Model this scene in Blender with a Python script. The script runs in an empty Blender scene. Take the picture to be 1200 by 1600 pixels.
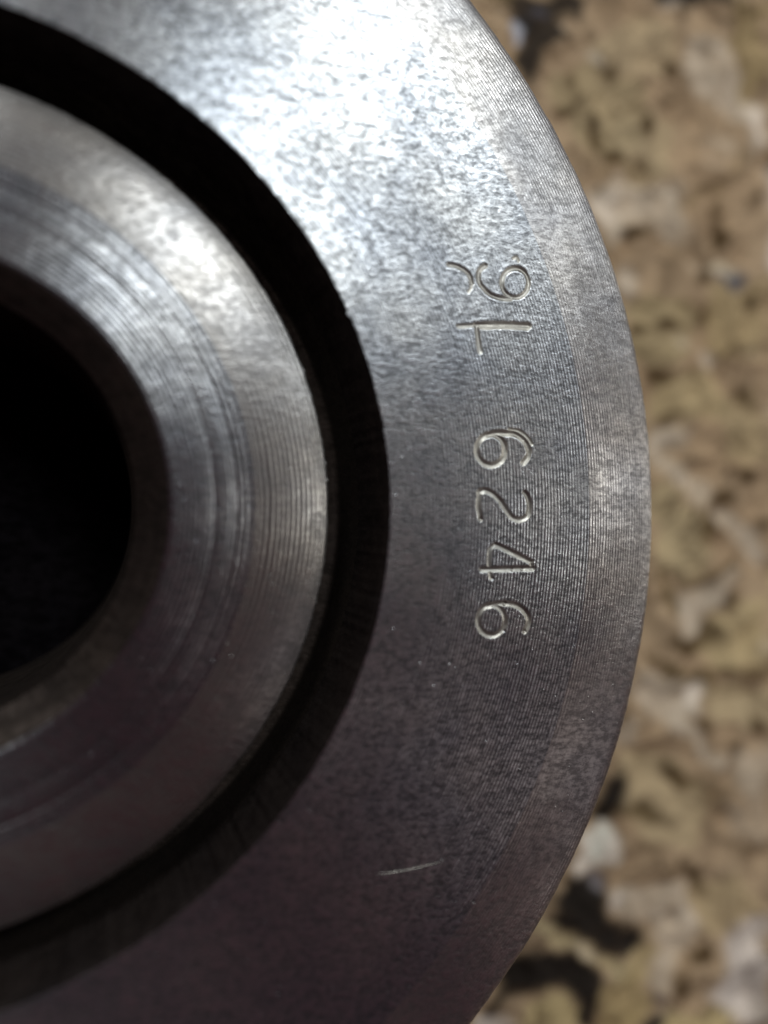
import bpy, math, random
import numpy as np
from mathutils import Matrix, Vector

# ------------------------------------------------------------------ scale and camera
U = 0.05                     # one design unit in metres (camera to hub along the axis is about one unit)
THICK = 0.43                 # flange face above the cloth, units
F_PX, PW, PH = 1250.0, 1200.0, 1600.0
N = np.array([0.299, -0.0119, -1.0]); N /= np.linalg.norm(N)      # disc axis seen from the camera
CEN = np.array([-793.87 / F_PX, -12.157 / F_PX, 1.0])             # centre of the flange face seen from the camera
X = np.array([1.0, 0, 0]); X -= X.dot(N) * N; X /= np.linalg.norm(X)
Y = np.cross(N, X)
R3 = np.array([X, Y, N])                                          # camera axes -> disc axes
CAM = -R3 @ CEN + np.array([0, 0, THICK])                         # camera place, units


def pix(px, py, z=THICK):
    """where a ray through the photograph meets the level plane at height z (units)"""
    d = np.stack([(np.asarray(px, float) - PW / 2) / F_PX, (np.asarray(py, float) - PH / 2) / F_PX,
                  np.ones_like(np.asarray(px, float))], -1)
    w = d @ R3.T
    t = (z - CAM[2]) / w[..., 2]
    return CAM[0] + t * w[..., 0], CAM[1] + t * w[..., 1]


def to_pix(x, y, z):
    w = np.stack([x, y, z], -1) - CAM
    c = w @ R3
    return F_PX * c[..., 0] / c[..., 2] + PW / 2, F_PX * c[..., 1] / c[..., 2] + PH / 2


scene = bpy.context.scene
col = scene.collection
cam_d = bpy.data.cameras.new('camera')
cam = bpy.data.objects.new('camera', cam_d)
col.objects.link(cam)
right, up, back = R3 @ np.array([1, 0, 0]), R3 @ np.array([0, -1, 0]), R3 @ np.array([0, 0, -1])
cam.matrix_world = Matrix([[right[0], up[0], back[0], CAM[0] * U], [right[1], up[1], back[1], CAM[1] * U],
                           [right[2], up[2], back[2], CAM[2] * U], [0, 0, 0, 1]])
cam_d.sensor_fit = 'VERTICAL'
cam_d.sensor_height = 24.0
cam_d.lens = 24.0 * F_PX / PH
cam_d.clip_start = 0.002
cam_d.clip_end = 50
cam_d.dof.use_dof = True
cam_d.dof.focus_distance = 1.285 * U
cam_d.dof.aperture_fstop = (cam_d.lens / 1000.0) / (0.090 * U)
scene.camera = cam

world = bpy.data.worlds.new('World')
scene.world = world
world.use_nodes = True
bg = world.node_tree.nodes['Background']
bg.inputs['Color'].default_value = (1.0, 0.42, 0.52, 1)
bg.inputs['Strength'].default_value = 0.044


def lamp(name, direction, dist, sx, sy, watts, color, target=(0.6, 0.2, THICK)):
    d = np.array(direction, float); d /= np.linalg.norm(d)
    L = bpy.data.lights.new(name, 'AREA')
    L.shape = 'RECTANGLE'; L.size = sx; L.size_y = sy
    L.energy = watts; L.color = color
    o = bpy.data.objects.new(name, L)
    t = np.array(target) * U
    o.location = t + d * dist
    o.rotation_euler = Vector(-d).to_track_quat('-Z', 'Y').to_euler()
    col.objects.link(o)
    return o


def aim(el, az):
    el, az = math.radians(el), math.radians(az)
    return (math.cos(el) * math.cos(az), math.cos(el) * math.sin(az), math.sin(el))


MID = (0.6, 0.1, THICK)
lamp('window_light', aim(57.5, 66), 0.6, 0.15, 0.15, 1.38, (0.95, 0.99, 1.0), MID)
lamp('side_fill_light', aim(35, 2), 0.6, 0.14, 0.14, 0.36, (1.0, 0.98, 0.93), MID)  # added fill from the right, no window known there
lamp('second_side_fill_light', aim(39, 30), 0.6, 0.14, 0.14, 0.29, (0.92, 0.97, 1.0), MID)  # second added fill, split off from the side one
lamp('far_fill_light', aim(35, 114), 0.6, 0.16, 0.16, 1.15, (0.97, 0.99, 0.98), MID)  # added upper-left fill, stands for no known window
lamp('low_fill_light', aim(43, -33), 0.6, 0.2, 0.2, 0.06, (1.0, 0.93, 0.90), MID)  # weak added fill that brightens shoulder and rim band

scene.view_settings.view_transform = 'Standard'
scene.view_settings.look = 'None'
scene.view_settings.exposure = 0.0
scene.view_settings.gamma = 1.0

# ------------------------------------------------------------------ helpers
rng = np.random.default_rng(7)


class ValueNoise:
    def __init__(self, seed):
        self.t = np.random.default_rng(seed).random((256, 256))

    def __call__(self, x, y):
        xi, yi = np.floor(x).astype(int), np.floor(y).astype(int)
        fx, fy = x - xi, y - yi
        fx = fx * fx * (3 - 2 * fx); fy = fy * fy * (3 - 2 * fy)
        g = lambda a, b: self.t[a % 256, b % 256]
        return ((g(xi, yi) * (1 - fx) + g(xi + 1, yi) * fx) * (1 - fy)
                + (g(xi, yi + 1) * (1 - fx) + g(xi + 1, yi + 1) * fx) * fy) * 2 - 1

    def fbm(self, x, y, o=4):
        s, a = 0, 1.0
        for k in range(o):
            s = s + a * self(x * 2 ** k + 17.3 * k, y * 2 ** k + 5.1 * k)
            a *= 0.5
        return s


def smooth(a, b, x):
    t = np.clip((x - a) / (b - a), 0, 1)
    return t * t * (3 - 2 * t)


def mesh_obj(name, verts, faces, mat, parent=None, normals=None, origin=None):
    me = bpy.data.meshes.new(name)
    v = np.asarray(verts, np.float64)
    f = np.asarray(faces, np.int32)
    me.vertices.add(len(v)); me.vertices.foreach_set('co', v.astype(np.float32).ravel())
    me.loops.add(f.size); me.loops.foreach_set('vertex_index', f.ravel())
    me.polygons.add(len(f))
    me.polygons.foreach_set('loop_start', np.arange(0, f.size, f.shape[1], dtype=np.int32))
    me.update(calc_edges=True)
    me.validate()
    me.polygons.foreach_set('use_smooth', np.ones(len(me.polygons), bool))
    if normals is not None:
        me.normals_split_custom_set_from_vertices(np.asarray(normals, float).tolist())
    me.materials.append(mat)
    o = bpy.data.objects.new(name, me)
    col.objects.link(o)
    if parent is not None:
        o.parent = parent
    return o


# ------------------------------------------------------------------ materials
def nodes(mat):
    mat.use_nodes = True
    nt = mat.node_tree
    return nt, nt.nodes, nt.links, nt.nodes['Principled BSDF']


def steel(name, base, rough, aniso, ring_pitch, ring_h, grain_h, grain_scale=105, tint=(1, 1, 1), spots=0.5, dent_h=0.0005):
    m = bpy.data.materials.new(name)
    nt, nd, lk, bs = nodes(m)

    def new(t, **kw):
        n = nd.new(t)
        for k, v in kw.items():
            setattr(n, k, v)
        return n

    def mth(op, a, b=None, c=None):
        n = new('ShaderNodeMath', operation=op)
        for i, s in enumerate((a, b, c)):
            if s is None: continue
            if isinstance(s, (int, float)): n.inputs[i].default_value = s
            else: lk.new(s, n.inputs[i])
        return n.outputs[0]

    tc = new('ShaderNodeTexCoord')
    sc = new('ShaderNodeVectorMath', operation='SCALE'); sc.inputs['Scale'].default_value = 1 / U
    lk.new(tc.outputs['Object'], sc.inputs[0])
    P = sc.outputs[0]
    sep = new('ShaderNodeSeparateXYZ'); lk.new(P, sep.inputs[0])
    flat = new('ShaderNodeCombineXYZ'); lk.new(sep.outputs[0], flat.inputs[0]); lk.new(sep.outputs[1], flat.inputs[1])
    ln = new('ShaderNodeVectorMath', operation='LENGTH'); lk.new(flat.outputs[0], ln.inputs[0])
    r = ln.outputs['Value']
    nrm = new('ShaderNodeVectorMath', operation='NORMALIZE'); lk.new(flat.outputs[0], nrm.inputs[0])
    lk.new(nrm.outputs[0], bs.inputs['Tangent'])
    ang = mth('ARCTAN2', sep.outputs[1], sep.outputs[0])

    def noise(vec, scale, detail=3, rough_=0.55, dist=0.0):
        n = new('ShaderNodeTexNoise'); n.inputs['Scale'].default_value = scale
        n.inputs['Detail'].default_value = detail; n.inputs['Roughness'].default_value = rough_
        n.inputs['Distortion'].default_value = dist
        lk.new(vec, n.inputs['Vector']); return n.outputs[0]

    # polar coordinates for marks that run round the disc
    pol = new('ShaderNodeCombineXYZ')
    lk.new(mth('MULTIPLY', r, 1.0), pol.inputs[0]); lk.new(mth('MULTIPLY', ang, 0.10), pol.inputs[1])
    arcs = noise(pol.outputs[0], 90, 2, 0.6)                # long arcs of uneven wear
    pol2 = new('ShaderNodeCombineXYZ')
    lk.new(r, pol2.inputs[0]); lk.new(mth('MULTIPLY', ang, 0.5), pol2.inputs[1])
    warp = noise(pol2.outputs[0], 26, 2, 0.5)
    rad1 = new('ShaderNodeCombineXYZ'); lk.new(r, rad1.inputs[0])
    drift = noise(rad1.outputs[0], 38, 3, 0.6)
    ph = mth('ADD', mth('MULTIPLY_ADD', r, 2 * math.pi / ring_pitch, mth('MULTIPLY', warp, 3.0)), mth('MULTIPLY', drift, 9.0))
    ring = mth('SINE', ph)
    # tool marks fade in and out round the face
    amp = noise(P, 3.2, 3, 0.6)
    ampr = new('ShaderNodeMapRange'); lk.new(amp, ampr.inputs[0])
    for i, v in enumerate((0.40, 0.64, 0.10, 1.0)): ampr.inputs[i + 1].default_value = v
    st = new('ShaderNodeMapping'); st.inputs['Scale'].default_value = (0.6, 1.05, 1.0)
    st.inputs['Rotation'].default_value = (0, 0, math.radians(8))
    lk.new(P, st.inputs['Vector'])
    grain = noise(st.outputs[0], grain_scale, 4, 0.68, 0.0)
    grain2 = noise(st.outputs[0], grain_scale * 0.4, 4, 0.65, 0.0)
    blotch = noise(P, 6.0, 4, 0.6)
    h = mth('ADD', mth('MULTIPLY', mth('MULTIPLY', ring, ampr.outputs[0]), ring_h * U),
            mth('ADD', mth('MULTIPLY', grain, grain_h * U), mth('MULTIPLY', arcs, ring_h * 1.2 * U)))
    h = mth('ADD', h, mth('MULTIPLY', grain2, grain_h * 0.4 * U))
    vor = new('ShaderNodeTexVoronoi'); vor.inputs['Scale'].default_value = 48; lk.new(P, vor.inputs['Vector'])
    pk = new('ShaderNodeMapRange'); lk.new(vor.outputs['Distance'], pk.inputs[0])
    for i, v in enumerate((0.0, 0.075, 1.0, 0.0)): pk.inputs[i + 1].default_value = v
    h = mth('ADD', h, mth('MULTIPLY', pk.outputs[0], dent_h * U))
    bp = new('ShaderNodeBump'); bp.inputs['Strength'].default_value = 1.0; bp.inputs['Distance'].default_value = 1.0
    lk.new(h, bp.inputs['Height']); lk.new(bp.outputs[0], bs.inputs['Normal'])
    # colour: bare metal with darker pitted specks
    pit = new('ShaderNodeMapRange'); lk.new(mth('ADD', mth('MULTIPLY', grain, 0.6), mth('MULTIPLY', grain2, 0.4)), pit.inputs[0])
    for i, v in enumerate((0.42, 0.58, 0.0, 1.0)): pit.inputs[i + 1].default_value = v
    mix = new('ShaderNodeMix', data_type='RGBA'); lk.new(pit.outputs[0], mix.inputs[0])
    b = np.array(base) * np.array(tint)
    mix.inputs[6].default_value = (*(b * (1 - spots)), 1); mix.inputs[7].default_value = (*b, 1)
    mb = new('ShaderNodeMix', data_type='RGBA', blend_type='MULTIPLY'); mb.inputs[0].default_value = 1.0
    cr = new('ShaderNodeValToRGB'); lk.new(blotch, cr.inputs[0])
    cr.color_ramp.elements[0].position = 0.35; cr.color_ramp.elements[0].color = (0.77, 0.80, 0.83, 1)
    cr.color_ramp.elements[1].position = 0.65; cr.color_ramp.elements[1].color = (1, 1, 0.97, 1)
    lk.new(mix.outputs[2], mb.inputs[6]); lk.new(cr.outputs[0], mb.inputs[7])
    lk.new(mb.outputs[2], bs.inputs['Base Color'])
    bs.inputs['Metallic'].default_value = 1.0
    lk.new(mth('MULTIPLY_ADD', pit.outputs[0], -0.10, rough + 0.06), bs.inputs['Roughness'])
    bs.inputs['Anisotropic'].default_value = aniso
    return m


M_FACE = steel('turned_steel_face', (0.575, 0.595, 0.62), 0.325, 0.70, 0.0054, 0.00023, 0.00050, grain_scale=158, spots=0.66)
M_BAND = steel('turned_steel_rim_band', (0.62, 0.60, 0.585), 0.34, 0.72, 0.0052, 0.00036, 0.0005, grain_scale=150, spots=0.5)
M_HUB = steel('turned_steel_hub', (0.41, 0.42, 0.44), 0.33, 0.75, 0.0070, 0.00040, 0.0006, grain_scale=110, spots=0.5)
M_TAPER = steel('turned_steel_shoulder', (0.43, 0.415, 0.40), 0.36, 0.7, 0.0078, 0.00034, 0.0004, grain_scale=110, spots=0.35)
M_GROOVE = steel('shade_dark_steel', (0.09, 0.072, 0.062), 0.55, 0.3, 0.02, 0.0003, 0.0008, grain_scale=60)  # groove floor's shade put into a dark base; bore and rim wall share it
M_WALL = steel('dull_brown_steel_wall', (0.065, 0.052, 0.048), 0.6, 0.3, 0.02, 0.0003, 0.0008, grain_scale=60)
M_DEEP = steel('bore_shade_steel', (0.012, 0.010, 0.012), 0.8, 0.0, 0.02, 0.0001, 0.0001, grain_scale=60)  # deep shade of the bore put into a near-black base
M_STAMP = steel('stamped_mark_steel', (0.38, 0.365, 0.33), 0.40, 0.0, 0.0052, 0.00003, 0.0003, spots=0.15)

# ------------------------------------------------------------------ stamped marks: strokes in photograph pixels, on the face
def arc(cx, cy, rx, ry, a0, a1, n=22):
    t = np.radians(np.linspace(a0, a1, n))
    return [(cx + rx * math.cos(a), cy + ry * math.sin(a)) for a in t]


def spline(pts, n=8):
    p = np.array([pts[0]] + list(pts) + [pts[-1]], float)
    out = []
    for i in range(1, len(p) - 2):
        for k in range(n):
            t = k / n
            out.append(0.5 * ((2 * p[i]) + (-p[i - 1] + p[i + 1]) * t + (2 * p[i - 1] - 5 * p[i] + 4 * p[i + 1] - p[i + 2]) * t * t
                              + (-p[i - 1] + 3 * p[i] - 3 * p[i + 1] + p[i + 2]) * t ** 3))
    out.append(p[-2])
    return [tuple(q) for q in out]


# (label, [(points, half width px, depth factor), ...])
MARKS = [
    ('partial curved stroke struck beside the uppermost mark', [
        (spline([(701, 414), (714, 416), (728, 424), (735, 434), (737, 443)]), 4.2, 0.9),
        (spline([(737, 443), (736, 450), (732, 456)]), 3.0, 0.3)]),
    ('stamped figure 9 with a closed loop', [
        (arc(805, 442, 21, 23, 0, 360, 40), 4.2, 0.85),
        (spline([(758, 415), (749, 424), (749, 440), (757, 452), (768, 461), (783, 466), (798, 467)]), 4.4, 0.9),
        (spline([(802, 404), (807, 402), (810, 408)]), 3.0, 0.4)]),
    ('incomplete stamped figure of a long stem and short foot', [
        (spline([(744, 508), (788, 507), (826, 509)]), 5.2, 1.1),
        (spline([(716, 510), (730, 509), (744, 508)]), 4.0, 0.55),
        (spline([(745, 510), (747, 528), (750, 549)]), 4.6, 0.85),
        (spline([(752, 513), (790, 512), (824, 514)]), 3.0, 0.5)]),
    ('stamped figure 6, double struck', [
        (arc(767, 703, 22, 24, 0, 360, 40), 5.0, 0.9),
        (spline([(762, 680), (775, 677), (789, 677), (803, 678), (817, 687), (825, 699), (826, 711), (818, 723)]), 5.0, 1.0),
        (spline([(796, 671), (810, 673), (824, 683), (831, 694)]), 3.2, 0.45)]),
    ('stamped figure 2', [
        (spline([(820, 770), (825, 778), (827, 792), (824, 806), (813, 812), (801, 809), (791, 797), (781, 782),
                 (769, 771), (757, 766), (749, 770)]), 4.8, 0.9),
        (spline([(750, 767), (747, 790), (751, 811)]), 4.4, 0.85)]),
    ('stamped figure 4', [
        (spline([(774, 851), (800, 863), (829, 878)]), 4.8, 0.9),
        (spline([(753, 890), (790, 889), (832, 888)]), 4.8, 1.1),
        (spline([(774, 851), (766, 858), (764, 880), (767, 903)]), 4.2, 0.6),
        (spline([(829, 878), (831, 888)]), 4.2, 0.7)]),
    ('stamped figure 6, lowest of the row', [
        (arc(768, 969, 21, 24, 0, 360, 40), 4.6, 0.8),
        (spline([(762, 947), (775, 944), (789, 943), (807, 946), (820, 956), (826, 970), (820, 986)]), 4.8, 0.95)]),
]
# pin-prick dents: x, y, radius px
DENTS = [(751, 811, 5, 1), (769, 904, 4, 1), (800, 890, 4, 1), (816, 890, 4, 1), (789, 943, 5, 2), (820, 986, 4, 1), (788, 986, 4, .8)]
STROKES = []
for mi, (lab, sts) in enumerate(MARKS):
    for pts, hw, dp in sts:
        p = np.array(pts)
        x, y = pix(p[:, 0], p[:, 1])
        scale = 1.235 / F_PX                       # units per photograph pixel at the marks
        STROKES.append((mi, np.stack([x, y], -1), hw * 1.1 * scale, dp))
PXU = 1.235 / F_PX


def stamp_field(x, y):
    """height, mark index (or -1) at points of the face"""
    dz = np.zeros(x.shape); which = np.full(x.shape, -1)
    best = np.full(x.shape, 9.0)
    wob = VN_ST.fbm(x * 120, y * 120, 2)
    dep = np.clip(0.95 + 0.35 * VN_ST.fbm(x * 38 + 7, y * 38, 2), 0.45, 1.4)
    for mi, p, hw, dp in STROKES:
        lo, hi = p.min(0) - hw * 3.2, p.max(0) + hw * 3.2
        m = (x > lo[0]) & (x < hi[0]) & (y > lo[1]) & (y < hi[1])
        if not m.any(): continue
        X_, Y_ = x[m], y[m]
        d = np.full(X_.shape, 9.0)
        for a, b in zip(p[:-1], p[1:]):
            ab = b - a; L = (ab ** 2).sum() + 1e-12
            t = np.clip(((X_ - a[0]) * ab[0] + (Y_ - a[1]) * ab[1]) / L, 0, 1)
            d = np.minimum(d, np.hypot(X_ - a[0] - t * ab[0], Y_ - a[1] - t * ab[1]))
        q = d / hw * (1 + 0.10 * wob[m])
        g = -DEPTH * dp * dep[m] * (1 - smooth(0.05, 1.10, q)) + DEPTH * 0.08 * dp * dep[m] * np.exp(-((q - 1.45) / 0.38) ** 2)
        cur = dz[m]
        neg = np.minimum(cur, g)
        dz[m] = np.where((g < 0) | (cur < 0), neg, np.maximum(cur, g))
        bm = best[m]; wm = which[m]
        upd = (q < 1.05) & (q < bm)
        wm[upd] = mi; bm[upd] = q[upd]
        which[m] = wm; best[m] = bm
    for px, py, pr, dp in DENTS:
        a, b = pix(px, py)
        q = np.hypot(x - a, y - b) / (pr * PXU)
        dz += -DEPTH * 0.55 * dp * (1 - smooth(0, 1, q))
    return dz, which


DEPTH = 0.0017
VN_ST = ValueNoise(3)

# ------------------------------------------------------------------ the turned steel disc
disc = bpy.data.objects.new('turned_steel_disc', None)
disc['label'] = 'machined grey steel disc with bored hub, dark ring groove and stamped figures 6246'
disc['category'] = 'machine part'
disc.location = (0, 0, THICK * U)
col.objects.link(disc)

VN_E = ValueNoise(11)


def edge_nick(th, r, amt, nicks=()):
    """small uneven burrs along a machined edge"""
    d = amt * VN_E.fbm(th * 40 + r * 50, th * 0 + r * 31, 3)
    for (a, w, k) in nicks:
        d = d + k * np.exp(-((th - a) / w) ** 2)
    return d


def lathe(name, prof, mat, nt=1440, nicks=None, label=None, parent=disc, close=False):
    """prof: (r, z, burr amount) rows from inside out, z relative to the face"""
    prof = np.array(prof, float)
    th = np.linspace(-math.pi, math.pi, nt, endpoint=False)
    R_, T_ = np.meshgrid(prof[:, 0], th, indexing='ij')
    Z_ = np.repeat(prof[:, 1][:, None], nt, 1)
    B_ = np.repeat(prof[:, 2][:, None], nt, 1)
    R_ = R_ + B_ * edge_nick(T_, 0.3, 1.0, nicks or ())
    v = np.stack([R_ * np.cos(T_), R_ * np.sin(T_), Z_], -1).reshape(-1, 3) * U
    n = len(prof)
    i, j = np.meshgrid(np.arange(n - 1), np.arange(nt), indexing='ij')
    j2 = (j + 1) % nt
    f = np.stack([i * nt + j, (i + 1) * nt + j, (i + 1) * nt + j2, i * nt + j2], -1).reshape(-1, 4)
    o = mesh_obj(name, v, f, mat, parent)
    if label: o['label'] = label
    return o


def rounded(pts, rad, n=5):
    """polyline (r, z) with its inner corners rounded"""
    pts = [np.array(p, float) for p in pts]
    out = [pts[0]]
    for k in range(1, len(pts) - 1):
        a, b, c = pts[k - 1], pts[k], pts[k + 1]
        q = min(rad, np.linalg.norm(a - b) * 0.45, np.linalg.norm(c - b) * 0.45)
        s, e = b + (a - b) / np.linalg.norm(a - b) * q, b + (c - b) / np.linalg.norm(c - b) * q
        for t in np.linspace(0, 1, n):
            out.append((1 - t) ** 2 * s + 2 * t * (1 - t) * b + t * t * e)
    out.append(pts[-1])
    return out


R_IN, R_BAND, R_OUT = 0.6716, 1.008, 1.141
# flange face with its stamped marks: one polar grid, fine where the marks are
ra, rb = 0.848, 0.975
px_all = np.concatenate([s[1] for s in STROKES])
rr = np.hypot(*px_all.T); tt = np.arctan2(px_all[:, 1], px_all[:, 0])
ra, rb = rr.min() - 0.012, rr.max() + 0.012
ta, tb = tt.min() - 0.015, tt.max() + 0.015
step = 0.00085
rs = np.concatenate([[R_IN + 0.0005, R_IN + 0.0012, R_IN + 0.0022, R_IN + 0.0035, R_IN + 0.006], np.linspace(R_IN + 0.01, ra, 10)[:-1], np.arange(ra, rb, step),
                     np.linspace(rb, R_BAND, 6)[1:]])
ts = np.concatenate([np.arange(ta, tb, step / 0.93), np.linspace(tb, ta + 2 * math.pi, 1100)[1:-1]])
nr, ntt = len(rs), len(ts)
RR, TT = np.meshgrid(rs, ts, indexing='ij')
edge = edge_nick(TT, 0.67, 0.0007, [(0.435, 0.006, -0.004)]) * (1 - smooth(R_IN, R_IN + 0.01, RR))
XX, YY = (RR + edge) * np.cos(TT), (RR + edge) * np.sin(TT)
DZ, WH = stamp_field(XX, YY)
ZE = -0.0012 * (1 - smooth(R_IN - 0.001, R_IN + 0.0025, RR)) ** 2      # broken inner edge
ZZ = DZ + ZE + 0.00012 * VN_ST.fbm(XX * 9, YY * 9, 3)
V = np.stack([XX, YY, ZZ], -1)
# normals of the grid, used by face and marks alike so that no seam shows
dr = np.gradient(V, axis=0)
dt = (np.roll(V, -1, 1) - np.roll(V, 1, 1))
NN = np.cross(dr, dt); NN /= np.linalg.norm(NN, axis=-1, keepdims=True)
V = V.reshape(-1, 3); NNf = NN.reshape(-1, 3); WHf = WH.ravel()
i, j = np.meshgrid(np.arange(nr - 1), np.arange(ntt), indexing='ij')
j2 = (j + 1) % ntt
F = np.stack([i * ntt + j, (i + 1) * ntt + j, (i + 1) * ntt + j2, i * ntt + j2], -1).reshape(-1, 4)
fw = WHf[F]
fid = np.where((fw >= 0).all(1), fw.max(1), -1)


def submesh(name, mask, mat, label=None):
    f = F[mask]
    ids, inv = np.unique(f, return_inverse=True)
    o = mesh_obj(name, V[ids] * U, inv.reshape(-1, 4), mat, disc, NNf[ids])
    if label: o['label'] = label
    return o


submesh('flange_face', fid == -1, M_FACE)
for k, (lab, _) in enumerate(MARKS):
    submesh('stamped_mark', fid == k, M_STAMP, lab)

# rim: band turned slightly away, rolled edge, side wall down to the cloth
band = [(R_BAND, 0, 0), (R_BAND + 0.006, -0.0001, 0), (R_BAND + 0.014, -0.0005, 0), (R_BAND + 0.025, -0.0013, 0), (R_BAND + 0.06, -0.0052, 0),
        (R_BAND + 0.09, -0.0087, 0), (1.112, -0.0104, 0), (1.121, -0.0119, 0.0003), (1.129, -0.0140, 0.0006), (1.135, -0.0166, 0.0008),
        (1.139, -0.0210, 0.0008), (1.1405, -0.027, 0.0005)]
lathe('rim_band', band, M_BAND, 2400, label='outer band with coarse turning marks')
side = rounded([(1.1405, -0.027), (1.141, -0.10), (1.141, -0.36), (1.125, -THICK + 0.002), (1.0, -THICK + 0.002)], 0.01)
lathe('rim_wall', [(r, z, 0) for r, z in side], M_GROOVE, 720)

# ring groove: outer wall with a little draft, floor, inner wall up to the hub
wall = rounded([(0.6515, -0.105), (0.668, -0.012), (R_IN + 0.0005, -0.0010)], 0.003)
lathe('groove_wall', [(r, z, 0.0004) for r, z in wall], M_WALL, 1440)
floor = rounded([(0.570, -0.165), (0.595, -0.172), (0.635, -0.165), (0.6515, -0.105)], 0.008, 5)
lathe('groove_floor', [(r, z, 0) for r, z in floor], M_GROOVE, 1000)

# hub: bore, chamfer, land, rounded shoulder
BORE_E, HUB_E = 0.3548, 0.5906
lathe('bore_shade_disc', [(0.001, -THICK + 0.03, 0), (0.15, -THICK + 0.03, 0), (0.300, -THICK + 0.03, 0)], M_DEEP, 360)  # added disc closing the bore so that it stays black
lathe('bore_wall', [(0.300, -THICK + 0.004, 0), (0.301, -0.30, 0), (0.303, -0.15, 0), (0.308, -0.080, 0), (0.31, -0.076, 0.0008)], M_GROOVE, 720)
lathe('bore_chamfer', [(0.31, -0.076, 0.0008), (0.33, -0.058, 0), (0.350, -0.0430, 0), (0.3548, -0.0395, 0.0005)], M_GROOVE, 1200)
land = [(0.3548 + 0.0080 * (1 - u), -0.0363 - 0.0032 * u * u, 0.0005 * u) for u in np.linspace(1, 0, 10)] + [
        (0.40, -0.0363, 0), (0.418, -0.0363, 0), (0.4195, -0.0367, 0), (0.421, -0.0363, 0), (0.4480, -0.0363, 0),
        (0.4500, -0.0372, 0), (0.4520, -0.0373, 0), (0.4540, -0.0363, 0), (0.4600, -0.0363, 0), (0.4615, -0.0369, 0), (0.4630, -0.0363, 0), (0.4685, -0.0364, 0), (0.4695, -0.0368, 0), (0.4710, -0.0364, 0),
        (0.478, -0.0366, 0)]
lathe('hub_land', land, M_HUB, 1440)
sh = []
for t in np.linspace(0, 1, 16):
    r = 0.478 + (0.588 - 0.478) * t
    z = -0.0366 - 0.0130 * t ** 1.9 - 0.0060 * t ** 5
    sh.append((r, z, 0.0))
sh += [(0.5900, -0.0566, 0.0006), (0.5908, -0.0590, 0.0010), (0.5906, -0.0640, 0.0008), (0.584, -0.120, 0), (0.570, -0.165, 0)]
lathe('hub_shoulder', sh, M_TAPER, 1600, nicks=[(0.07, 0.006, 3.0), (0.115, 0.005, 2.5), (-0.25, 0.004, 2.0), (0.36, 0.01, 2.0)],
      label='warm grey sloping shoulder round the hub')

# fine scratch on the lower face, a raised hair of metal
def ribbon(pts, w, h, z0):
    p = np.array(pts); n = len(p)
    t = np.gradient(p, axis=0); t /= np.linalg.norm(t, axis=1, keepdims=True)
    s = np.stack([-t[:, 1], t[:, 0]], -1)
    u = np.linspace(0, 1, n); ww = (w * np.sin(np.pi * np.clip(u, 0.02, 0.98)) ** 0.7)[:, None]
    a = np.c_[p + s * ww, np.full(n, z0)]; b = np.c_[p, z0 + h * np.sin(np.pi * np.clip(u, 0.02, 0.98))]; c = np.c_[p - s * ww, np.full(n, z0)]
    v = np.concatenate([a, b, c]); f = []
    for k in range(n - 1):
        f += [(k, n + k, n + k + 1, k + 1), (n + k, 2 * n + k, 2 * n + k + 1, n + k + 1)]
    return v, f


pp = spline([(588, 1366), (620, 1362), (655, 1355), (694, 1345)])
pp = np.array(pp); sx, sy = pix(pp[:, 0], pp[:, 1])
v, f = ribbon(np.stack([sx, sy], -1), 0.0007, 0.0008, 0.0003)
mesh_obj('scratch', v * U, f, M_STAMP, disc)['label'] = 'fine bright scratch on the lower face'

# ------------------------------------------------------------------ the mottled cloth below
def lin(c):
    c = np.array(c, float) / 255
    return np.where(c <= 0.04045, c / 12.92, ((c + 0.055) / 1.055) ** 2.4)


TAN, TAN2 = (156, 136, 110), (134, 112, 86)
PALE, WHITE, DARK, BLACK, OCHRE, BLUE = (180, 168, 150), (206, 196, 182), (84, 69, 43), (30, 25, 20), (150, 132, 84), (62, 64, 74)
SH = []     # (kind, colour, softness px, opacity, data)


def poly(c, pts, soft=6, op=1.0): SH.append(('p', c, soft, op, np.array(pts, float)))
def blob(c, x, y, rx, ry, rot=0, op=1.0, soft=0.5): SH.append(('b', c, soft, op, (x, y, rx, ry, rot)))
def line(c, pts, hw, op=1.0): SH.append(('l', c, 0.5, op, (np.array(pts, float), hw)))


# broad tan leaf shapes, faint edges
poly((158, 142, 112), [(930, 60), (990, 20), (1060, 40), (1060, 100), (1020, 120), (960, 110), (925, 95)], op=.6)
poly((143, 128, 98), [(860, 110), (940, 90), (1000, 130), (1010, 200), (960, 260), (900, 220)], op=.8)
poly((156, 140, 110), [(960, 190), (1020, 170), (1060, 200), (1050, 270), (1010, 290), (970, 270)], op=.7)
poly((135, 118, 84), [(1150, 0), (1200, 0), (1200, 160), (1165, 150), (1140, 60)], op=.8)
poly((146, 131, 99), [(980, 480), (1060, 460), (1100, 500), (1080, 560), (1020, 580), (985, 540)], op=.8)
poly((150, 133, 98), [(1110, 450), (1200, 440), (1200, 560), (1140, 560), (1105, 520)], op=.7)
poly((158, 141, 106), [(1020, 590), (1120, 580), (1140, 650), (1060, 660), (1015, 650)], op=.8)
poly((158, 142, 110), [(1025, 750), (1080, 790), (1110, 850), (1100, 890), (1030, 900)], op=.9)
poly((163, 146, 110), [(1120, 960), (1200, 930), (1200, 1040), (1130, 1050), (1090, 1020)], op=.8)
poly((158, 142, 112), [(1090, 1080), (1200, 1070), (1200, 1130), (1150, 1140), (1110, 1110)], op=.8)
poly((160, 143, 112), [(985, 1180), (1060, 1190), (1110, 1250), (1090, 1330), (1000, 1310), (960, 1230)], op=.8)
poly((156, 138, 106), [(1090, 1380), (1150, 1360), (1190, 1420), (1140, 1470), (1100, 1460)], op=.8)
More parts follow.
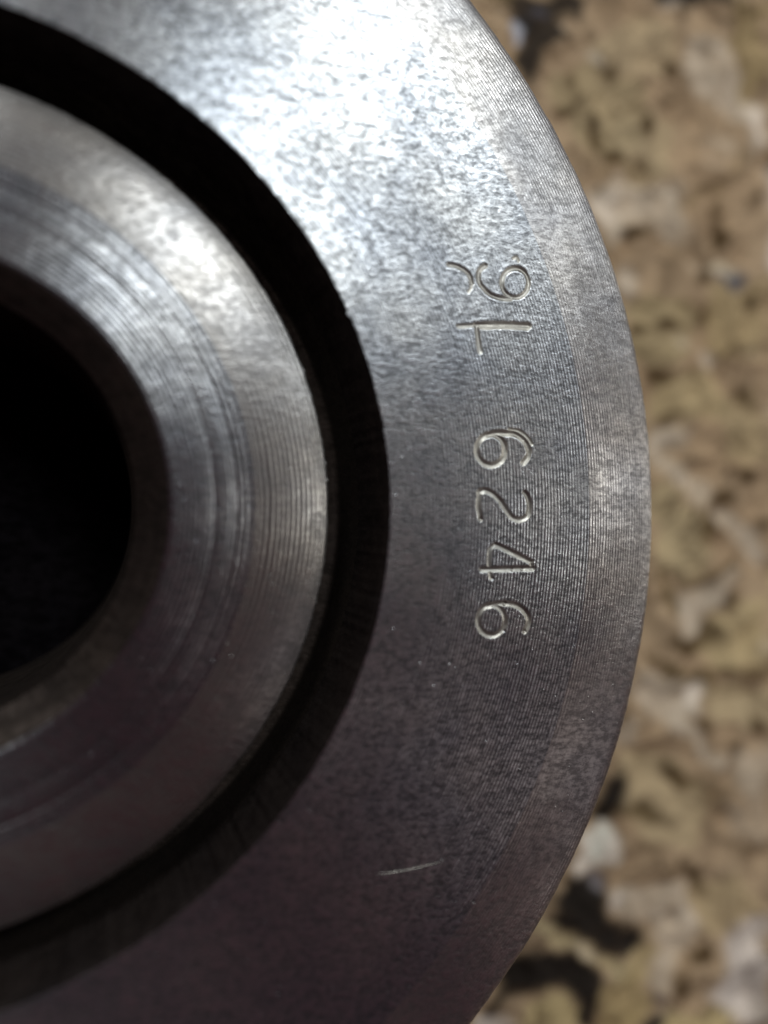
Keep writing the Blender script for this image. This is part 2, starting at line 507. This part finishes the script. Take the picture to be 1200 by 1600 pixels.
poly((148, 132, 100), [(1120, 620), (1200, 600), (1200, 720), (1140, 720)], op=.7)
# brown smudges
for x, y, rx, ry, rot, op in [
        (960, 112, 14, 12, 0, .7), (1045, 100, 13, 12, 0, .8), (925, 52, 9, 7, 0, .6), (897, 116, 10, 14, 20, .6), (1008, 190, 12, 17, -25, .9),
        (935, 205, 9, 24, -20, .9), (958, 245, 24, 9, 35, .9), (994, 160, 12, 7, 0, .5), (1050, 155, 14, 8, 0, .6), (1055, 380, 30, 8, 25, .3),
        (992, 358, 26, 10, -15, .9), (1048, 428, 14, 32, 10, .35), (1125, 335, 8, 26, 10, .7), (1130, 378, 12, 16, 0, 1), (1097, 432, 12, 14, 0, .8),
        (1052, 515, 26, 11, 5, .75), (1000, 509, 18, 6, 5, .8), (1104, 502, 7, 14, 0, .7), (1176, 472, 9, 14, 0, .8), (1028, 591, 18, 11, 0, .8),
        (1080, 590, 22, 7, 0, .6), (1176, 615, 24, 13, 30, .75), (1165, 545, 36, 7, -15, .6), (1050, 655, 18, 6, -10, .6), (1160, 745, 13, 17, 0, .75),
        (1128, 780, 17, 11, 0, .9), (1108, 815, 9, 26, 10, .7), (1070, 845, 12, 8, 0, .3), (1160, 690, 20, 9, 0, .3), (1145, 30, 8, 16, 0, .5),
        (1175, 15, 15, 8, 0, .7), (940, 300, 10, 18, 0, .3), (880, 165, 14, 8, -40, .7), (905, 145, 10, 6, 0, .5), (1070, 20, 9, 6, 0, .5),
        (1135, 940, 13, 13, 0, 1), (1078, 1010, 24, 10, 10, 1), (1105, 990, 18, 20, 0, .6), (1030, 1035, 20, 9, 25, .7), (1104, 1130, 14, 11, 0, .9),
        (1175, 1135, 10, 22, -20, .9), (1148, 1175, 10, 18, -35, .6), (1060, 1215, 24, 12, 30, .75), (1115, 1245, 34, 14, 40, .5), (1020, 1272, 30, 12, 15, .6),
        (1095, 1380, 26, 10, 45, .7), (1100, 1500, 14, 12, 0, .8), (1075, 1545, 14, 24, 20, .7), (1150, 1540, 10, 26, 25, .45), (1120, 1590, 20, 10, 0, .7),
        (1055, 1350, 30, 7, 15, .35), (1010, 1330, 24, 9, -10, .4), (1180, 1340, 12, 30, 0, .3), (1022, 705, 10, 30, -20, .25), (1140, 895, 22, 6, -12, .5),
        (1185, 310, 10, 24, 15, .5), (1100, 290, 26, 7, -15, .45), (1160, 100, 8, 40, -8, .35), (1085, 830, 16, 8, 35, .5), (1190, 830, 12, 10, 0, .7)]:
    blob((66, 50, 28), x, y, rx * 1.25, ry * 1.25, rot, min(1, op * 1.25))
line(DARK, [(1095, 1048), (1150, 1056), (1200, 1052)], 8, .8)
line(DARK, [(1042, 1050), (1070, 1055), (1098, 1062), (1110, 1072)], 9, .95)
line(DARK, [(1034, 895), (1040, 930), (1056, 958)], 9, .85)
line(DARK, [(1064, 907), (1100, 903), (1142, 889)], 7, .8)
line((110, 92, 60), [(1078, 770), (1100, 790), (1104, 840)], 7, .5)
line((112, 95, 62), [(1140, 0), (1152, 80), (1168, 150)], 4, .45)
line((112, 95, 62), [(905, 250), (935, 262), (975, 262), (1010, 290)], 5, .4)
line((112, 95, 62), [(1060, 330), (1090, 300), (1130, 290), (1160, 240)], 6, .4)
line((105, 88, 56), [(1020, 480), (1060, 470), (1100, 490), (1140, 560)], 4, .35)
# pale chips
poly(PALE, [(1080, 55), (1135, 65), (1152, 110), (1168, 150), (1200, 150), (1200, 220), (1165, 180), (1120, 168), (1085, 150), (1066, 110)], 8, .8)
poly(PALE, [(905, 290), (960, 280), (1010, 290), (1060, 285), (1072, 340), (1050, 372), (1020, 345), (985, 340), (960, 382), (935, 350)], 8, .85)
blob(WHITE, 950, 320, 26, 26, 0, .35)
blob(PALE, 986, 440, 17, 26, -10, .95); blob(PALE, 1112, 562, 22, 17, -15, .9); blob(PALE, 1070, 545, 18, 9, 35, .5)
poly(PALE, [(1022, 672), (1078, 666), (1072, 690), (1048, 704), (1070, 740), (1108, 778), (1092, 792), (1050, 755), (1026, 715)], 7, .95)
poly(PALE, [(1112, 795), (1140, 805), (1196, 855), (1188, 878), (1160, 862), (1124, 828)], 7, .95)
poly(PALE, [(1055, 925), (1110, 910), (1150, 896), (1152, 918), (1112, 955), (1100, 988), (1080, 1000), (1064, 975)], 7, 1)
poly(PALE, [(1004, 1045), (1040, 1058), (1092, 1068), (1096, 1112), (1075, 1120), (1100, 1155), (1142, 1188), (1128, 1200), (1050, 1140), (1012, 1112), (990, 1085)], 8, .85)
blob(WHITE, 1080, 1085, 13, 22, 15, .7); blob(PALE, 985, 1140, 20, 24, 0, .8)
poly(PALE, [(1150, 1180), (1200, 1170), (1200, 1280), (1165, 1260)], 14, .65); poly(PALE, [(1130, 1250), (1200, 1290), (1200, 1320), (1150, 1290)], 10, .5)
blob(PALE, 937, 90, 11, 19, -35, .8); blob(WHITE, 1052, 4, 20, 12, 0, .6); blob((150, 150, 155), 822, 42, 11, 24, 15, .9)
blob(WHITE, 1192, 190, 18, 32, 0, .55); blob(PALE, 1130, 228, 26, 14, 25, .5); blob(PALE, 1060, 362, 14, 20, 15, .4)
blob(PALE, 1115, 252, 22, 9, 20, .4); blob(PALE, 1085, 410, 16, 8, 30, .5); blob(PALE, 1190, 1010, 10, 14, 0, .4)
blob(BLUE, 1137, 434, 17, 13, 10, 1); blob((190, 176, 150), 1126, 423, 17, 11, 10, 1); blob(PALE, 1185, 545, 10, 8, 0, .4)  # includes a blue-black shadow crescent painted beside a pale spot
# black gaps, put into the colour
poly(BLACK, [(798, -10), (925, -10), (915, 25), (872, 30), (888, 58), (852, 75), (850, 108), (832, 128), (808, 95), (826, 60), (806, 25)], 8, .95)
blob((160, 162, 170), 815, 48, 9, 20, -15, .75); blob(TAN, 787, 15, 16, 16, 0, .9); blob(BLUE, 845, 20, 16, 14, 0, .5); blob(PALE, 880, 42, 8, 7, 0, .5)
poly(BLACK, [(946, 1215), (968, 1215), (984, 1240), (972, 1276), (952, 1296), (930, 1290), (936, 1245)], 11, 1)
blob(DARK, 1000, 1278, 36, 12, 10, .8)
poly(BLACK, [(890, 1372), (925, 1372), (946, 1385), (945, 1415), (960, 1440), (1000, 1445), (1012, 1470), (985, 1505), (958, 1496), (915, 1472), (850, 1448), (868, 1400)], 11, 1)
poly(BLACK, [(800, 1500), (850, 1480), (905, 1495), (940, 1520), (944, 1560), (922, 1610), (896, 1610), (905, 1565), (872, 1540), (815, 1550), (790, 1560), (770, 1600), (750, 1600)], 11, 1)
poly(WHITE, [(918, 1305), (944, 1292), (966, 1306), (958, 1345), (925, 1368), (898, 1374), (893, 1350)], 7, .95)
line((160, 145, 112), [(838, 1450), (870, 1466), (915, 1486), (958, 1512), (985, 1535)], 11, 1); blob(PALE, 918, 1490, 18, 9, 25, .6)
poly((164, 147, 108), [(815, 1575), (855, 1546), (885, 1552), (906, 1580), (900, 1615), (800, 1615)], 9, 1)
poly((160, 143, 106), [(985, 1500), (1018, 1462), (1040, 1490), (1020, 1540), (980, 1545)], 7, .8)
poly((148, 130, 92), [(945, 1540), (1000, 1530), (1020, 1580), (1000, 1610), (935, 1610)], 8, .8)
poly(PALE, [(950, 1396), (985, 1384), (1060, 1368), (1084, 1400), (1092, 1450), (1072, 1500), (1044, 1560), (1020, 1545), (1042, 1485), (1018, 1432), (975, 1436)], 8, .85)
blob(WHITE, 965, 1412, 16, 18, 0, .6); blob((120, 116, 118), 940, 1378, 11, 16, 0, .9)
poly((188, 180, 172), [(1200, 1430), (1158, 1450), (1128, 1530), (1118, 1570), (1150, 1600), (1200, 1605)], 12, .75)
blob(BLUE, 1030, 1568, 12, 9, 0, .7); blob(PALE, 1040, 1590, 20, 9, -20, .7); blob(DARK, 1190, 1590, 20, 12, 20, .4)
# the patches repeat over the cloth, turned half round in every other panel
rs_ = random.Random(5)
PANEL = list(SH)
for ti in range(-4, 5):
    for tj in range(-1, 2):
        if ti == 0 and tj == 0: continue
        turn = (ti + tj) % 2 != 0
        ox, oy = ti * 470, tj * 1600 + (ti * 270 if ti > 0 else ti * 130)

        def mv(q):
            q = np.array(q, float)
            if turn: q = np.array([1945.0, 1600.0]) - q
            return q + np.array([ox, oy])
        for kind, c, soft, op, data in PANEL:
            if kind == 'p': nd2 = mv(data); cx, cy = nd2.mean(0)
            elif kind == 'b': q = mv(data[:2]); nd2 = (q[0], q[1], *data[2:]); cx, cy = q
            else: nd2 = (mv(data[0]), data[1]); cx, cy = nd2[0].mean(0)
            if 740 < cx < 1215 and -15 < cy < 1615: continue
            wx_, wy_ = pix(cx, cy, 0.0)
            if math.hypot(wx_, wy_) < 1.02: continue          # under the disc
            SH.append((kind, c, soft, op, nd2))
for k in range(500):
    x, y = rs_.uniform(-3200, 4200), rs_.uniform(-2700, 4200)
    if -900 < x < 3300 and -1500 < y < 3300: continue
    s = rs_.uniform(20, 60); e = rs_.uniform(.3, 1)
    c = rs_.choice([DARK, PALE, TAN2, (160, 144, 112), BLACK, OCHRE])
    blob(c, x, y, s, s * e, rs_.uniform(0, 180), rs_.uniform(.4, 1))

vn = ValueNoise(21)
fine_x = np.arange(-1.45, 2.4, 0.0062); fine_y = np.arange(-1.9, 1.9, 0.0062)
gx = np.concatenate([np.linspace(-4.0, -1.45, 60)[:-1], fine_x, np.linspace(fine_x[-1], 5.0, 60)[1:]])
gy = np.concatenate([np.linspace(-4.2, -1.9, 60)[:-1], fine_y, np.linspace(fine_y[-1], 4.2, 60)[1:]])
GX, GY = np.meshgrid(gx, gy, indexing='ij')
fold = 0.010 * vn.fbm(GX * 1.7 + 3, GY * 1.7, 3) + 0.004 * vn.fbm(GX * 6, GY * 6 + 9, 2)
ridge = lambda x, y, o: 1 - np.abs(vn.fbm(x, y, o))
cr1 = ridge(GX * 7 + 31, GY * 7 + 3, 3); cr2 = ridge(GX * 13 + 5, GY * 13 + 77, 3)
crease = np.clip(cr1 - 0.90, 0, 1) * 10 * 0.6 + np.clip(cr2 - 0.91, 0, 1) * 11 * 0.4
cr3 = ridge(GX * 11 + 15, GY * 15 + 47, 2)
fold = fold + 0.024 * (cr1 - 0.6) + 0.010 * (cr2 - 0.6) + 0.004 * vn.fbm(GX * 22, GY * 22, 2)
vein = np.clip(np.clip(cr3 - 0.93, 0, 1) * 18 + np.clip(cr2 - 0.94, 0, 1) * 16, 0, 1) * smooth(-0.35, 0.35, vn.fbm(GX * 4 + 9, GY * 4, 2))
under = smooth(1.10, 1.35, np.hypot(GX, GY))
GZ = fold * under - 0.004 + 0.0 * GX
PXX, PYY = to_pix(GX, GY, np.zeros_like(GX))
wx = 10 * vn.fbm(PXX / 36, PYY / 36, 4); wy = 10 * vn.fbm(PXX / 36 + 40, PYY / 36 + 11, 4)
QX, QY = PXX + wx, PYY + wy
C = np.zeros(GX.shape + (3,))
base_t = (0.5 + 0.30 * vn.fbm(PXX / 70 + 9, PYY / 70, 3))[..., None]
C[:] = lin(TAN2) * (1 - base_t) + lin(TAN) * base_t
C *= (1 + 0.16 * vn.fbm(PXX / 30, PYY / 30, 3))[..., None]  # random tone painted in for soft crinkle shading
C *= (1 - 0.60 * np.clip(crease, 0, 1) * (0.4 + 0.6 * smooth(-0.2, 0.5, vn(GX * 3 + 50, GY * 3))))[..., None]  # crease shading put into the colour on top of the folds
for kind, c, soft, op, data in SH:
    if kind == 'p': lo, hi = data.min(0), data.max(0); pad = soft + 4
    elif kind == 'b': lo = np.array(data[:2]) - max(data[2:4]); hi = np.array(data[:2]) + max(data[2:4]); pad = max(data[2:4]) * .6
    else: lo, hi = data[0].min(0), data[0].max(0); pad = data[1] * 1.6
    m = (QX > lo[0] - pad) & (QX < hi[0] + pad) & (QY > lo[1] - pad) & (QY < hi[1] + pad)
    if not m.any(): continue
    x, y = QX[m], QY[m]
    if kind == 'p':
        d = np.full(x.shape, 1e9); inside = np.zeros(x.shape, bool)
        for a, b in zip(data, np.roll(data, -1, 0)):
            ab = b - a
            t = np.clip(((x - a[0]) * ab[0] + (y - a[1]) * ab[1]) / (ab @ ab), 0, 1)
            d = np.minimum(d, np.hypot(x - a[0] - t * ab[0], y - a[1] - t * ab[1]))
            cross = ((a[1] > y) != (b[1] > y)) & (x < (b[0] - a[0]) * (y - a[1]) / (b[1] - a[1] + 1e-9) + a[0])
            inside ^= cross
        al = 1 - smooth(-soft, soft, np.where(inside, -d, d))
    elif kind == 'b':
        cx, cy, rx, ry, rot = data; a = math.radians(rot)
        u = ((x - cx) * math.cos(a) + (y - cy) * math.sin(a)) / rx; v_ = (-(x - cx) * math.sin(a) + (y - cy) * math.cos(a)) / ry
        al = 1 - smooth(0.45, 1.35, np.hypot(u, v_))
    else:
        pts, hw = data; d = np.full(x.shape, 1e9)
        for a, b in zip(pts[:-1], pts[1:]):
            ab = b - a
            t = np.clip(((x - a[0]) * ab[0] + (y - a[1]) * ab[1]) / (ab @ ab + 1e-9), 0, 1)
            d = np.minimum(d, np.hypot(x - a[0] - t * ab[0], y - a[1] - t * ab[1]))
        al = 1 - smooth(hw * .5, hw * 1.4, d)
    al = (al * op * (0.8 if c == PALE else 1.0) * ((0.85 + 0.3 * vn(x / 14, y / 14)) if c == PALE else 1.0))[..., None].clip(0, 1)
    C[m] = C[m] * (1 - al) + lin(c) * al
CLOTH_GAIN = 1.36
C = C * (1 - 0.8 * vein[..., None]) + lin((70, 50, 32)) * 0.8 * vein[..., None] * 0.6
C *= (1 - 0.22 * np.clip(crease, 0, 1) + 0.10 * vn.fbm(GX * 24, GY * 24, 3))[..., None]  # more crease darkening in the colour, plus random tone
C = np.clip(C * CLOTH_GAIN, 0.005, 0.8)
mc = bpy.data.materials.new('mottled_cloth_colour')  # pale, brown and black patches all come from vertex colours
nt_, nd_, lk_, bs_ = nodes(mc)
at = nd_.new('ShaderNodeAttribute'); at.attribute_name = 'print'
lk_.new(at.outputs['Color'], bs_.inputs['Base Color'])
bs_.inputs['Roughness'].default_value = 0.85
bs_.inputs['Specular IOR Level'].default_value = 0.2
tc_ = nd_.new('ShaderNodeTexCoord'); wv = nd_.new('ShaderNodeTexNoise'); wv.inputs['Scale'].default_value = 2500
lk_.new(tc_.outputs['Object'], wv.inputs['Vector'])
bp_ = nd_.new('ShaderNodeBump'); bp_.inputs['Distance'].default_value = 0.0002; bp_.inputs['Strength'].default_value = 0.5
lk_.new(wv.outputs[0], bp_.inputs['Height']); lk_.new(bp_.outputs[0], bs_.inputs['Normal'])
nx, ny = len(gx), len(gy)
i, j = np.meshgrid(np.arange(nx - 1), np.arange(ny - 1), indexing='ij')
Fc = np.stack([i * ny + j, (i + 1) * ny + j, (i + 1) * ny + j + 1, i * ny + j + 1], -1).reshape(-1, 4)
cloth = mesh_obj('mottled_cloth', np.stack([GX, GY, GZ], -1).reshape(-1, 3) * U, Fc, mc)
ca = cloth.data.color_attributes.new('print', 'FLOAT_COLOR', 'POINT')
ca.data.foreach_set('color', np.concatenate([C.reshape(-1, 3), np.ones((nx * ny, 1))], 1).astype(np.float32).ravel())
cloth['label'] = 'mottled tan and brown cloth with patches painted in colour lying under the steel disc'
cloth['category'] = 'cloth'
